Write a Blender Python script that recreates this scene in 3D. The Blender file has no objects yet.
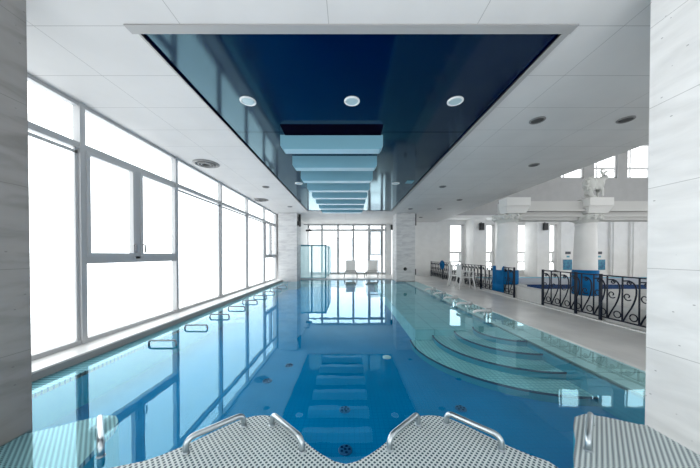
import bpy, bmesh, math, random
from mathutils import Vector, Matrix
random.seed(7)
PI = math.pi
S = bpy.context.scene
COL = S.collection

# ------------------------------------------------------------------ camera, sky, light, exposure
cd = bpy.data.cameras.new('camera'); cam = bpy.data.objects.new('camera', cd); COL.objects.link(cam)
cam.location = (0, 0, 1.30)
TILT = 0.66
cam.rotation_euler = (math.radians(90 - TILT), 0, 0)
cd.sensor_width = 36; cd.lens = 250 / 700 * 36
cd.shift_x = 1 / 700; cd.shift_y = 23.9 / 700
cd.clip_start = 0.05; cd.clip_end = 400
S.camera = cam
w = bpy.data.worlds.new('sky'); S.world = w; w.use_nodes = True
bg = w.node_tree.nodes['Background']
bg.inputs[0].default_value = (0.97, 0.99, 1.0, 1); bg.inputs[1].default_value = 3.3
S.view_settings.view_transform = 'Standard'; S.view_settings.look = 'None'
S.view_settings.gamma = 1; S.view_settings.use_curve_mapping = False
S.view_settings.exposure = 0.15
S.cycles.max_bounces = 10; S.cycles.diffuse_bounces = 6; S.cycles.transparent_max_bounces = 24
S.cycles.caustics_reflective = False; S.cycles.caustics_refractive = False
S.cycles.sample_clamp_indirect = 6

def portal(loc, rot, sx, sy):
    l = bpy.data.lights.new('daylight_portal', 'AREA'); l.shape = 'RECTANGLE'; l.size = sx; l.size_y = sy
    l.cycles.is_portal = True
    o = bpy.data.objects.new('daylight_portal', l); o.location = loc; o.rotation_euler = rot; COL.objects.link(o)
portal((-3.78, 5.2, 1.75), (0, -PI/2, 0), 3.4, 15.2)
portal((0, 16.85, 1.7), (-PI/2, 0, 0), 5.7, 3.4)
portal((9.5, 15.8, 1.8), (-PI/2, 0, 0), 7.0, 3.4)
portal((15.0, 14.8, 6.7), (-PI/2, 0, 0), 6.0, 2.2)
portal((20.3, 5, 3.1), (0, PI/2, 0), 4.7, 12.2)  # for the openings added in the unseen right wall
portal((0.8, -2.75, 1.45), (PI/2, 0, 0), 1.7, 2.4)  # for the small fill opening added behind the camera
portal((12.25, -2.75, 1.75), (PI/2, 0, 0), 11.6, 3.0)  # for the wide fill opening added behind the camera

# ------------------------------------------------------------------ materials
def mat(name, col, rough=0.5, metal=0.0, spec=0.5, var=0.0, vscale=3.0, bump=0.0, bscale=20.0, coat=0.0, stretch=None, col2=None):
    m = bpy.data.materials.new(name); m.use_nodes = True
    nt = m.node_tree; p = nt.nodes['Principled BSDF']
    p.inputs['Base Color'].default_value = (*col, 1); p.inputs['Roughness'].default_value = rough
    p.inputs['Metallic'].default_value = metal; p.inputs['Specular IOR Level'].default_value = spec
    p.inputs['Coat Weight'].default_value = coat
    if var > 0 or bump > 0 or col2:
        tc = nt.nodes.new('ShaderNodeTexCoord'); mp = nt.nodes.new('ShaderNodeMapping')
        nt.links.new(tc.outputs['Object'], mp.inputs[0])
        if stretch: mp.inputs['Scale'].default_value = stretch
    if var > 0 or col2:
        n = nt.nodes.new('ShaderNodeTexNoise'); n.inputs['Scale'].default_value = vscale
        n.inputs['Detail'].default_value = 5; nt.links.new(mp.outputs[0], n.inputs['Vector'])
        r = nt.nodes.new('ShaderNodeValToRGB')
        r.color_ramp.elements[0].position = 0.35; r.color_ramp.elements[1].position = 0.65
        c2 = col2 if col2 else tuple(min(1, c * (1 + var)) for c in col)
        c1 = col if col2 else tuple(c * (1 - var) for c in col)
        r.color_ramp.elements[0].color = (*c1, 1); r.color_ramp.elements[1].color = (*c2, 1)
        nt.links.new(n.outputs['Fac'], r.inputs[0]); nt.links.new(r.outputs[0], p.inputs['Base Color'])
    if bump > 0:
        n2 = nt.nodes.new('ShaderNodeTexNoise'); n2.inputs['Scale'].default_value = bscale
        nt.links.new(mp.outputs[0], n2.inputs['Vector'])
        b = nt.nodes.new('ShaderNodeBump'); b.inputs['Strength'].default_value = bump; b.inputs['Distance'].default_value = 0.02
        nt.links.new(n2.outputs['Fac'], b.inputs['Height']); nt.links.new(b.outputs[0], p.inputs['Normal'])
    return m

def grid_mat(name, col, line, sx, sy, lw, ox=0, oy=0, rough=0.5, spec=0.5, var=0.05, plane='XY', fade=1.0, bump=0.0):
    """tiles: thin joint lines of another colour on a regular grid (world-aligned object coordinates)"""
    m = mat(name, col, rough=rough, spec=spec, var=var, vscale=1.5)
    nt = m.node_tree; p = nt.nodes['Principled BSDF']
    tc = nt.nodes.new('ShaderNodeTexCoord'); sp = nt.nodes.new('ShaderNodeSeparateXYZ')
    nt.links.new(tc.outputs['Object'], sp.inputs[0])
    outs = []
    for ax, s, o in ((plane[0], sx, ox), (plane[1], sy, oy)):
        if not s: continue
        a = nt.nodes.new('ShaderNodeMath'); a.operation = 'ADD'; a.inputs[1].default_value = -o
        nt.links.new(sp.outputs[ax], a.inputs[0])
        q = nt.nodes.new('ShaderNodeMath'); q.operation = 'PINGPONG'; q.inputs[1].default_value = s / 2
        nt.links.new(a.outputs[0], q.inputs[0])
        l = nt.nodes.new('ShaderNodeMath'); l.operation = 'LESS_THAN'; l.inputs[1].default_value = lw / 2
        nt.links.new(q.outputs[0], l.inputs[0]); outs.append(l.outputs[0])
    if len(outs) == 2:
        mx = nt.nodes.new('ShaderNodeMath'); mx.operation = 'MAXIMUM'
        nt.links.new(outs[0], mx.inputs[0]); nt.links.new(outs[1], mx.inputs[1]); f = mx.outputs[0]
    else: f = outs[0]
    fm = nt.nodes.new('ShaderNodeMath'); fm.operation = 'MULTIPLY'; fm.inputs[1].default_value = fade
    nt.links.new(f, fm.inputs[0])
    mix = nt.nodes.new('ShaderNodeMix'); mix.data_type = 'RGBA'
    old = p.inputs['Base Color'].links[0].from_socket
    nt.links.new(fm.outputs[0], mix.inputs[0]); nt.links.new(old, mix.inputs[6]); mix.inputs[7].default_value = (*line, 1)
    nt.links.new(mix.outputs[2], p.inputs['Base Color'])
    return m

M = {}
M['ceiling'] = grid_mat('ceiling_tiles', (0.62, 0.615, 0.61), (0.30, 0.30, 0.30), 1.32, 0.62, 0.006, ox=-0.18, oy=2.26, rough=0.6, spec=0.2, var=0.03, fade=0.8)
M['white_wall'] = mat('white_wall', (0.80, 0.80, 0.80), rough=0.7, var=0.03)
M['hall_wall'] = mat('hall_wall', (0.80, 0.80, 0.79), rough=0.7, var=0.03)
M['stone'] = None
M['alu'] = mat('grey_aluminium', (0.48, 0.49, 0.50), rough=0.4, metal=0.0, spec=0.6)
M['alu_light'] = mat('light_aluminium', (0.52, 0.53, 0.54), rough=0.4)
M['white_paint'] = mat('white_paint', (0.75, 0.75, 0.75), rough=0.45)
M['sill'] = mat('sill_stone', (0.78, 0.78, 0.77), rough=0.35, var=0.05)
M['steel'] = mat('brushed_steel', (0.52, 0.58, 0.61), rough=0.28, metal=1.0)
M['steel_dark'] = mat('dark_steel', (0.20, 0.27, 0.31), rough=0.3, metal=0.6)
M['iron'] = mat('dark_iron', (0.006, 0.011, 0.024), rough=0.5, spec=0.25)
M['black'] = mat('black_plastic', (0.01, 0.012, 0.015), rough=0.4)
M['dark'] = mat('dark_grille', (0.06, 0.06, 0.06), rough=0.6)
M['vent'] = mat('grey_vent', (0.20, 0.20, 0.20), rough=0.5)
M['blue_pad'] = mat('blue_vinyl', (0.0, 0.11, 0.29), rough=0.6, spec=0.15, var=0.15, vscale=4)
M['baffle'] = mat('pale_blue_lacquer', (0.22, 0.46, 0.58), rough=0.35, spec=0.5)
M['teal_frame'] = mat('teal_frame', (0.10, 0.32, 0.40), rough=0.4)
M['deck'] = grid_mat('deck_stone', (0.74, 0.73, 0.71), (0.55, 0.54, 0.52), 0.6, 0.6, 0.006, rough=0.3, spec=0.5, var=0.10, fade=0.4)
M['wet_tile'] = grid_mat('overflow_tile', (0.78, 0.84, 0.78), (0.14, 0.22, 0.22), 0.265, 0.40, 0.012, ox=2.77, rough=0.3, var=0.06, fade=0.8)
M['kerb'] = mat('kerb_white', (0.72, 0.72, 0.70), rough=0.4)
M['low_wall'] = mat('low_wall_render', (0.52, 0.52, 0.51), rough=0.6, var=0.04)
M['pool_deep'] = grid_mat('deep_blue_mosaic', (0.0, 0.25, 0.54), (0.0, 0.19, 0.45), 0.05, 0.05, 0.006, rough=0.5, spec=0.0, var=0.08, fade=0.6)
M['pool_side'] = grid_mat('blue_side_mosaic', (0.0, 0.50, 0.68), (0.0, 0.42, 0.58), 0.05, 0.05, 0.006, plane='YZ', rough=0.5, spec=0.0, var=0.08, fade=0.6)
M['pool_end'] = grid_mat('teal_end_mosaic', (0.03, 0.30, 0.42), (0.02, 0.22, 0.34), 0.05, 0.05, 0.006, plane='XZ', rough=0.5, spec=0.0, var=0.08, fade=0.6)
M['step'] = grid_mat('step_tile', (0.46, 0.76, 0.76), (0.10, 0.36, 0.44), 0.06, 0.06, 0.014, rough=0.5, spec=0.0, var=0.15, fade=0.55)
M['ledge'] = grid_mat('ledge_tile', (0.30, 0.60, 0.64), (0.08, 0.32, 0.40), 0.4, 0.4, 0.012, rough=0.5, spec=0.0, var=0.06)
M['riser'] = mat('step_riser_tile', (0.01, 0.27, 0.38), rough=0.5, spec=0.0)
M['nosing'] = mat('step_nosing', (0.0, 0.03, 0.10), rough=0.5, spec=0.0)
M['statue'] = mat('plaster', (0.62, 0.63, 0.61), rough=0.7, bump=0.3, bscale=25)
M['plastic'] = mat('white_plastic', (0.80, 0.80, 0.80), rough=0.35)
M['sling'] = mat('pale_sling_fabric', (0.70, 0.69, 0.67), rough=0.7)
def sling():
    m = mat('sling_fabric', (0.8, 0.79, 0.77), rough=0.8); nt = m.node_tree; p = nt.nodes['Principled BSDF']; out = [n for n in nt.nodes if n.type == 'OUTPUT_MATERIAL'][0]
    t = nt.nodes.new('ShaderNodeBsdfTranslucent'); t.inputs[0].default_value = (0.8, 0.8, 0.8, 1); mx = nt.nodes.new('ShaderNodeMixShader'); mx.inputs[0].default_value = 0.45
    nt.links.new(p.outputs[0], mx.inputs[1]); nt.links.new(t.outputs[0], mx.inputs[2]); nt.links.new(mx.outputs[0], out.inputs[0])
    return m
M['sling'] = sling()
M['gap_shade'] = mat('gap_shade_black', (0.003, 0.003, 0.01), rough=0.9, spec=0.0)
M['trim_grey'] = mat('frame_grey', (0.34, 0.34, 0.34), rough=0.4)
M['block'] = mat('plaster_block', (0.74, 0.74, 0.73), rough=0.7)
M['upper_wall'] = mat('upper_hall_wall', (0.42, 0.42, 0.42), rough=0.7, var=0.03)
M['grey_metal'] = mat('grey_metal', (0.22, 0.22, 0.23), rough=0.4)
M['poster'] = mat('blue_poster', (0.0, 0.10, 0.22), rough=0.3, col2=(0.02, 0.26, 0.40), vscale=6)
M['sign'] = mat('dark_sign', (0.05, 0.06, 0.08), rough=0.4)
M['second_pool'] = mat('second_pool_blue', (0.0, 0.015, 0.08), rough=0.8, spec=0.0, var=0.1)
M['building'] = mat('pale_facade', (0.55, 0.56, 0.58), rough=0.8)
M['building_glass'] = mat('blue_facade_glass', (0.40, 0.48, 0.54), rough=0.3)
M['lens'] = mat('downlight_lens', (0.45, 0.60, 0.64), rough=0.3)
M['trimwhite'] = mat('trim_ring_white', (0.85, 0.88, 0.88), rough=0.4)

def stone(name, c, vein, scale):
    m = mat(name, c, rough=0.55, spec=0.4)
    nt = m.node_tree; p = nt.nodes['Principled BSDF']
    tc = nt.nodes.new('ShaderNodeTexCoord'); mp = nt.nodes.new('ShaderNodeMapping')
    mp.inputs['Scale'].default_value = (1, 1, 4); nt.links.new(tc.outputs['Object'], mp.inputs[0])
    n = nt.nodes.new('ShaderNodeTexNoise'); n.inputs['Scale'].default_value = scale; n.inputs['Detail'].default_value = 8
    n.inputs['Distortion'].default_value = 0.6
    nt.links.new(mp.outputs[0], n.inputs['Vector'])
    r = nt.nodes.new('ShaderNodeValToRGB'); e = r.color_ramp.elements
    e[0].position = 0.32; e[0].color = (*vein, 1); e[1].position = 0.52; e[1].color = (*c, 1)
    x = e.new(0.75); x.color = (*[min(1, v * 1.1) for v in c], 1)
    nt.links.new(n.outputs['Fac'], r.inputs[0])
    # pits: small dark pores
    v = nt.nodes.new('ShaderNodeTexVoronoi'); v.inputs['Scale'].default_value = 9
    mp2 = nt.nodes.new('ShaderNodeMapping'); mp2.inputs['Scale'].default_value = (1, 1, 1.8)
    nt.links.new(tc.outputs['Object'], mp2.inputs[0]); nt.links.new(mp2.outputs[0], v.inputs['Vector'])
    lt = nt.nodes.new('ShaderNodeMath'); lt.operation = 'LESS_THAN'; lt.inputs[1].default_value = 0.07
    nt.links.new(v.outputs['Distance'], lt.inputs[0])
    # slab joints
    sp = nt.nodes.new('ShaderNodeSeparateXYZ'); nt.links.new(tc.outputs['Object'], sp.inputs[0])
    q = nt.nodes.new('ShaderNodeMath'); q.operation = 'PINGPONG'; q.inputs[1].default_value = 0.3
    nt.links.new(sp.outputs['Z'], q.inputs[0])
    l2 = nt.nodes.new('ShaderNodeMath'); l2.operation = 'LESS_THAN'; l2.inputs[1].default_value = 0.002
    nt.links.new(q.outputs[0], l2.inputs[0])
    mx = nt.nodes.new('ShaderNodeMath'); mx.operation = 'MAXIMUM'
    nt.links.new(lt.outputs[0], mx.inputs[0]); nt.links.new(l2.outputs[0], mx.inputs[1])
    ml = nt.nodes.new('ShaderNodeMath'); ml.operation = 'MULTIPLY'; ml.inputs[1].default_value = 0.5
    nt.links.new(mx.outputs[0], ml.inputs[0])
    mix = nt.nodes.new('ShaderNodeMix'); mix.data_type = 'RGBA'
    nt.links.new(ml.outputs[0], mix.inputs[0]); nt.links.new(r.outputs[0], mix.inputs[6]); mix.inputs[7].default_value = (0.08, 0.08, 0.08, 1)
    nt.links.new(mix.outputs[2], p.inputs['Base Color'])
    return m
M['stone'] = stone('travertine', (0.72, 0.72, 0.71), (0.65, 0.65, 0.64), 2.2)
M['shaded_stone'] = stone('shaded_travertine', (0.25, 0.245, 0.24), (0.19, 0.185, 0.18), 2.2)  # darker copy of the pillar stone, shade put into its colour
M['marble'] = stone('grey_marble', (0.66, 0.66, 0.66), (0.55, 0.55, 0.56), 2.5)

def layered(name, base, gloss_tint, ior, rough, transparent=False, bump=0.0, bscale=4.0, base_tint=(1, 1, 1), graze=3.0):
    """diffuse (or clear) body under a Fresnel reflection"""
    m = bpy.data.materials.new(name); m.use_nodes = True; nt = m.node_tree
    nt.nodes.clear(); out = nt.nodes.new('ShaderNodeOutputMaterial')
    g = nt.nodes.new('ShaderNodeBsdfGlossy'); g.inputs['Color'].default_value = (*gloss_tint, 1); g.inputs['Roughness'].default_value = rough
    if transparent:
        b = nt.nodes.new('ShaderNodeBsdfTransparent'); b.inputs['Color'].default_value = (*base_tint, 1)
    else:
        b = nt.nodes.new('ShaderNodeBsdfDiffuse'); b.inputs['Color'].default_value = (*base, 1)
    fr = nt.nodes.new('ShaderNodeFresnel')      # same reflectance from either side of a thin pane or surface
    ge = nt.nodes.new('ShaderNodeNewGeometry'); e = nt.nodes.new('ShaderNodeMath'); e.operation = 'MULTIPLY_ADD'
    nt.links.new(ge.outputs['Backfacing'], e.inputs[0]); e.inputs[1].default_value = -2; e.inputs[2].default_value = 1
    pw = nt.nodes.new('ShaderNodeMath'); pw.operation = 'POWER'; pw.inputs[0].default_value = ior
    nt.links.new(e.outputs[0], pw.inputs[1]); nt.links.new(pw.outputs[0], fr.inputs['IOR'])
    lw = nt.nodes.new('ShaderNodeLayerWeight'); lw.inputs['Blend'].default_value = 0.5
    pf = nt.nodes.new('ShaderNodeMath'); pf.operation = 'POWER'; pf.inputs[1].default_value = graze; nt.links.new(lw.outputs['Facing'], pf.inputs[0])
    cm = nt.nodes.new('ShaderNodeMix'); cm.data_type = 'RGBA'; nt.links.new(pf.outputs[0], cm.inputs[0])
    cm.inputs[6].default_value = (*gloss_tint, 1); cm.inputs[7].default_value = (0.92, 0.96, 1, 1); nt.links.new(cm.outputs[2], g.inputs['Color'])
    mx = nt.nodes.new('ShaderNodeMixShader')
    nt.links.new(fr.outputs[0], mx.inputs[0]); nt.links.new(b.outputs[0], mx.inputs[1]); nt.links.new(g.outputs[0], mx.inputs[2])
    nt.links.new(mx.outputs[0], out.inputs[0])
    if bump > 0:
        tc = nt.nodes.new('ShaderNodeTexCoord'); n = nt.nodes.new('ShaderNodeTexNoise'); n.inputs['Scale'].default_value = bscale
        n.inputs['Detail'].default_value = 2
        nt.links.new(tc.outputs['Object'], n.inputs['Vector'])
        bp = nt.nodes.new('ShaderNodeBump'); bp.inputs['Strength'].default_value = bump; bp.inputs['Distance'].default_value = 0.01
        nt.links.new(n.outputs['Fac'], bp.inputs['Height'])
        nt.links.new(bp.outputs[0], g.inputs['Normal'])
    return m
M['water'] = layered('pool_water', None, (0.42, 0.86, 1.0), 1.9, 0.0, transparent=True, bump=0.06, bscale=3.0, base_tint=(0.74, 0.95, 0.98))
M['blue_gloss'] = layered('navy_gloss_film', (0.0, 0.001, 0.026), (0.42, 0.80, 0.93), 1.65, 0.09, bump=0.25, bscale=1.0)
M['glass'] = layered('window_glass', None, (1, 1, 1), 1.45, 0.0, transparent=True, base_tint=(0.97, 0.98, 0.98))
def frosted():
    m = bpy.data.materials.new('frosted_glass'); m.use_nodes = True; nt = m.node_tree; nt.nodes.clear()
    out = nt.nodes.new('ShaderNodeOutputMaterial'); t = nt.nodes.new('ShaderNodeBsdfTransparent'); t.inputs[0].default_value = (0.93, 0.97, 0.98, 1)
    l = nt.nodes.new('ShaderNodeBsdfTranslucent'); l.inputs[0].default_value = (0.7, 0.85, 0.88, 1)
    mx = nt.nodes.new('ShaderNodeMixShader'); mx.inputs[0].default_value = 0.5
    nt.links.new(t.outputs[0], mx.inputs[1]); nt.links.new(l.outputs[0], mx.inputs[2]); nt.links.new(mx.outputs[0], out.inputs[0])
    return m
M['frosted'] = frosted()

def grating(name, a, b, cell):
    """moulded plastic mesh: staggered dark holes in a pale grid"""
    m = mat(name, a, rough=0.35, spec=0.5)
    nt = m.node_tree; p = nt.nodes['Principled BSDF']
    tc = nt.nodes.new('ShaderNodeTexCoord'); mp = nt.nodes.new('ShaderNodeMapping')
    mp.inputs['Rotation'].default_value = (0, 0, PI / 4); mp.inputs['Scale'].default_value = (1 / cell, 1 / cell, 1)
    nt.links.new(tc.outputs['Object'], mp.inputs[0])
    v = nt.nodes.new('ShaderNodeTexVoronoi'); v.voronoi_dimensions = '2D'; v.inputs['Scale'].default_value = 1; v.inputs['Randomness'].default_value = 0
    nt.links.new(mp.outputs[0], v.inputs['Vector'])
    r = nt.nodes.new('ShaderNodeValToRGB'); e = r.color_ramp.elements
    e[0].position = 0.29; e[0].color = (*b, 1); e[1].position = 0.36; e[1].color = (*a, 1)
    nt.links.new(v.outputs['Distance'], r.inputs[0])
    nt.links.new(r.outputs[0], p.inputs['Base Color'])
    bp = nt.nodes.new('ShaderNodeBump'); bp.inputs['Strength'].default_value = 0.5; bp.inputs['Distance'].default_value = 0.004
    nt.links.new(r.outputs[0], bp.inputs['Height']); nt.links.new(bp.outputs[0], p.inputs['Normal'])
    return m
M['grate'] = grating('pale_grating', (0.66, 0.74, 0.74), (0.01, 0.06, 0.09), 0.025)
M['slats'] = grid_mat('channel_slats', (0.40, 0.58, 0.62), (0.03, 0.16, 0.22), 0, 0.05, 0.018, rough=0.35, fade=1.0)

# ------------------------------------------------------------------ mesh helpers
def box(bm, x0, x1, y0, y1, z0, z1):
    v = [bm.verts.new(p) for p in ((x0,y0,z0),(x1,y0,z0),(x1,y1,z0),(x0,y1,z0),(x0,y0,z1),(x1,y0,z1),(x1,y1,z1),(x0,y1,z1))]
    for f in ((0,3,2,1),(4,5,6,7),(0,1,5,4),(1,2,6,5),(2,3,7,6),(3,0,4,7)): bm.faces.new([v[i] for i in f])
def tube(bm, pts, r, n=8, closed=False, rads=None):
    pts = [Vector(p) for p in pts]; N = len(pts); rings = []
    up = None
    for i, p in enumerate(pts):
        if closed: t = pts[(i+1) % N] - pts[i-1]
        else: t = pts[min(i+1, N-1)] - pts[max(i-1, 0)]
        t.normalize()
        if up is None: up = Vector((0,0,1)) if abs(t.z) < 0.9 else Vector((0,1,0))
        a = t.cross(up)
        if a.length < 1e-5: a = t.cross(Vector((1,0,0)))
        a.normalize(); b = a.cross(t).normalized(); up = b
        rr = rads[i] if rads else r
        rings.append([bm.verts.new(p + (a*math.cos(2*PI*k/n) + b*math.sin(2*PI*k/n)) * rr) for k in range(n)])
    m = N if closed else N - 1
    for i in range(m):
        A, B = rings[i], rings[(i+1) % N]
        for k in range(n): bm.faces.new((A[k], A[(k+1)%n], B[(k+1)%n], B[k]))
    if not closed:
        bm.faces.new(rings[0][::-1]); bm.faces.new(rings[-1])
def lathe(bm, prof, cx, cy, n=24):
    rings = []
    for r, z in prof:
        rings.append([bm.verts.new((cx + r*math.cos(2*PI*k/n), cy + r*math.sin(2*PI*k/n), z)) for k in range(n)])
    for A, B in zip(rings, rings[1:]):
        for k in range(n): bm.faces.new((A[k], A[(k+1)%n], B[(k+1)%n], B[k]))
    bm.faces.new(rings[0][::-1]); bm.faces.new(rings[-1])
def prism(bm, pts, z0, z1):
    a = [bm.verts.new((x, y, z0)) for x, y in pts]; b = [bm.verts.new((x, y, z1)) for x, y in pts]
    n = len(pts)
    for i in range(n): bm.faces.new((a[i], a[(i+1)%n], b[(i+1)%n], b[i]))
    bm.faces.new(a[::-1]); bm.faces.new(b)
def obj(name, bm, m, parent=None, smooth=False, bevel=0.0):
    me = bpy.data.meshes.new(name)
    bmesh.ops.recalc_face_normals(bm, faces=bm.faces[:])
    if parent is not None:
        inv = parent.matrix_basis.inverted() if not parent.parent else (parent.parent.matrix_basis @ parent.matrix_basis).inverted()
        bmesh.ops.transform(bm, matrix=inv, verts=bm.verts[:])
    bm.to_mesh(me); bm.free()
    o = bpy.data.objects.new(name, me); COL.objects.link(o)
    me.materials.append(M[m] if isinstance(m, str) else m)
    if parent is not None: o.parent = parent
    if smooth: me.polygons.foreach_set('use_smooth', [True] * len(me.polygons))
    if bevel > 0:
        b = o.modifiers.new('bevel', 'BEVEL'); b.width = bevel; b.segments = 2; b.limit_method = 'ANGLE'
    return o
def thing(name, label, cat, loc=(0,0,0), group=None):
    o = bpy.data.objects.new(name, None); COL.objects.link(o); o.location = loc; o.empty_display_size = 0.1
    o['label'] = label; o['category'] = cat
    if group: o['group'] = group
    o.matrix_basis = Matrix.Translation(loc)
    return o
def tag(o, label, cat, group=None):
    o['label'] = label; o['category'] = cat
    if group: o['group'] = group
    return o
def struct(o, label=None):
    o['kind'] = 'structure'
    if label: o['label'] = label
    return o
def B(): return bmesh.new()
def bxs(name, boxes, m, parent=None, bevel=0):
    bm = B()
    for b in boxes: box(bm, *b)
    return obj(name, bm, m, parent, bevel=bevel)
def dup(root, loc, label):
    r = root.copy(); COL.objects.link(r); r.location = loc; r['label'] = label
    for ch in list(root.children):
        c = ch.copy(); COL.objects.link(c); c.parent = r
        for g in list(ch.children):
            d = g.copy(); COL.objects.link(d); d.parent = c
    return r
ORD = ['nearest', 'second nearest', 'third nearest', 'fourth nearest', 'fifth nearest', 'sixth nearest', 'seventh nearest', 'eighth nearest', 'farthest']
def holes_xz(x0, x1, z0, z1, y0, y1, holes):
    """boxes of a wall in the XZ plane with rectangular holes (hx0,hx1,hz0,hz1), left to right"""
    out = []; x = x0
    for hx0, hx1, hz0, hz1 in sorted(holes):
        if hx0 > x: out.append((x, hx0, y0, y1, z0, z1))
        if hz0 > z0: out.append((hx0, hx1, y0, y1, z0, hz0))
        if hz1 < z1: out.append((hx0, hx1, y0, y1, hz1, z1))
        x = hx1
    if x < x1: out.append((x, x1, y0, y1, z0, z1))
    return out

# ------------------------------------------------------------------ structure
CZ = 3.35
# pool basin (apparent depth through the water)
XL, XS, XR, YE = -2.97, 2.77, 3.30, 13.3
PD = -0.38
struct(bxs('floor', [(XR, 5.02, -2.5, 15.6, -0.25, 0.012), (2.31, XR, 12.2, 15.6, -0.25, 0.012), (2.31, 2.87, 15.6, 16.7, -0.25, 0.012),
    (-3.6, 2.31, YE, 16.7, -0.25, 0.022)], 'deck'), 'grey stone pool deck')
struct(bxs('floor_hall', [(5.02, 20, -2.5, 9.56, -0.25, 0.0), (5.02, 5.9, 9.56, 11.2, -0.25, 0), (18, 20, 9.56, 11.2, -0.25, 0), (5.02, 20, 11.2, 15.6, -0.25, 0)], 'low_wall'))
struct(bxs('floor_pool', [(XL - .4, XR, 0.5, YE + .1, PD - 0.1, PD)], 'pool_deep'))
struct(bxs('wall_pool_left', [(XL - 0.05, XL, 0.5, YE, PD, -0.012)], 'pool_side'))
struct(bxs('wall_pool_right', [(XS, XS + 0.05, 0.5, 12.2, PD, -0.035)], 'pool_end'))
struct(bxs('wall_pool_end', [(XL, 2.31, YE, YE + 0.05, PD, 0.0), (2.31, XS, 12.15, 12.2, PD, 0.0), (2.28, 2.31, 12.2, YE, PD, 0.0)], 'pool_end'))
struct(bxs('trim_1', [(XS + 0.0, XR, 0.5, 12.2, -0.06, -0.02)], 'wet_tile'), 'pale green tiled overflow shelf just under the water')
struct(bxs('trim_2', [(3.33, 3.37, -2.5, 12.2, 0.0, 0.016)], 'kerb'))
struct(bxs('trim_3', [(4.86, 4.91, -2.5, 15.5, 0.0, 0.03)], 'kerb'))
struct(bxs('trim_4', [(-2.5, 2.31, YE - 0.05, YE + 0.12, -0.05, 0.05)], 'kerb'), 'white coping at the far end of the pool')
# window-side kerb, channel
struct(bxs('trim_5', [(-3.75, -3.26, -2.5, 12.2, -0.2, 0.095)], 'sill', bevel=0.006), 'low stone sill under the window wall')
# water surface
bm = B()
pts = [(-3.26, 0.5), (XR, 0.5), (XR, 12.2), (2.31, 12.2), (2.31, YE), (-2.54, YE), (-2.54, 12.2), (-3.26, 12.2)]
vs = [bm.verts.new((x, y, 0)) for x, y in pts]; bm.faces.new(vs)
o = obj('pool_water', bm, 'water'); o['kind'] = 'stuff'; tag(o, 'still clear pool water reflecting the windows and blue ceiling', 'water')

# ceiling with the long opening for the blue panel
ox0, ox1, oy0, oy1 = -1.93, 1.97, 2.33, 11.75
struct(bxs('ceiling', [(-3.8, ox0, -2.5, 16.8, CZ, CZ+.3), (ox1, 5.5, -2.5, 15.6, CZ, CZ+.3), (ox0, ox1, -2.5, oy0, CZ, CZ+.3), (ox0, ox1, oy1, 16.8, CZ, CZ+.3),
    (ox1, 3.0, 15.6, 16.8, CZ, CZ+.3)], 'ceiling'))
struct(bxs('ceiling_blue_panel', [(ox0, ox1, oy0, 4.235, CZ+.025, CZ+.2), (ox0, ox1, 4.25, oy1, CZ+.025, CZ+.2)], 'blue_gloss'), 'glossy navy blue ceiling panel over the pool')
struct(bxs('trim_6', [(ox0-.07, ox1+.07, oy0-.09, oy0, CZ-.012, CZ+.03), (ox1, ox1+.06, oy0, oy1, CZ-.012, CZ+.03), (ox0-.02, ox0, oy0, oy1, CZ-.006, CZ+.03)], 'trim_grey'), 'thin metal frame around the blue ceiling panel')
struct(bxs('gap_shade_plate', [(-1.10, .55, 4.0, 4.338, CZ+.015, CZ+.024)], 'gap_shade'), 'black plate painted as a shadow gap in front of the first baffle')  # flat plate, the shade of a gap is put into its colour
struct(bxs('trim_11', [(-3.258, -3.25, -2.5, 12.2, -.02, .075)], 'trim_grey'), 'grey face of the window sill kerb')
# enclosing walls
struct(bxs('wall_left', [(-3.8, -3.6, -2.5, -2.15, 0, CZ), (-3.8, -3.6, 12.42, 16.8, 0, CZ), (-3.6, -2.75, 13.15, 16.7, 0, CZ)], 'white_wall'))
FILL_OPENINGS = [(0.0, 1.6, .3, 2.6), (6.5, 18, .3, 3.2)]  # invented openings behind the camera, added to let in fill light
struct(bxs('wall_back', holes_xz(-3.8, 20, -1, 9, -2.7, -2.5, FILL_OPENINGS), 'white_wall'))
W4 = [(a, b, 0.30, 3.2) for a, b in ((6.28, 7.18), (8.2, 9.1), (10.3, 11.25), (12.1, 13.0))]
struct(bxs('wall_far', holes_xz(2.87, 13.3, 0, 3.44, 15.6, 15.8, W4), 'hall_wall'))
struct(bxs('wall_far_side', [(2.87, 3.0, 15.8, 16.9, 0, CZ), (2.45, 2.8, 16.5, 16.7, 0, CZ)], 'white_wall'))
UP = [(12.24 + 1.93*k, 13.57 + 1.93*k, 5.74, 7.7) for k in range(3)]
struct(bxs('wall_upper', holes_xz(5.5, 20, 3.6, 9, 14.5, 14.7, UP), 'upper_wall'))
struct(bxs('wall_hall', [(12.3, 20, 14.5, 14.7, 0, 3.6), (5.5, 13.4, 14.5, 15.8, 3.45, 3.6), (13.3, 13.4, 14.7, 15.8, 0, 3.45)], 'hall_wall'))
struct(bxs('wall_right', [(20, 20.2, -2.7, 15, 0, .8), (20, 20.2, -2.7, 15, 5.4, 9), (20, 20.2, -2.7, -1, .8, 5.4), (20, 20.2, 4.5, 5.5, .8, 5.4), (20, 20.2, 11, 15, .8, 5.4)], 'hall_wall'))  # openings in this unseen wall are added to brighten the hall
struct(bxs('wall_void', [(5.4, 5.5, -2.5, 14.5, CZ+.3, 9)], 'hall_wall'))
struct(bxs('ceiling_hall', [(5.4, 20.2, -2.7, 15, 9, 9.1)], 'hall_wall'))
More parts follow.
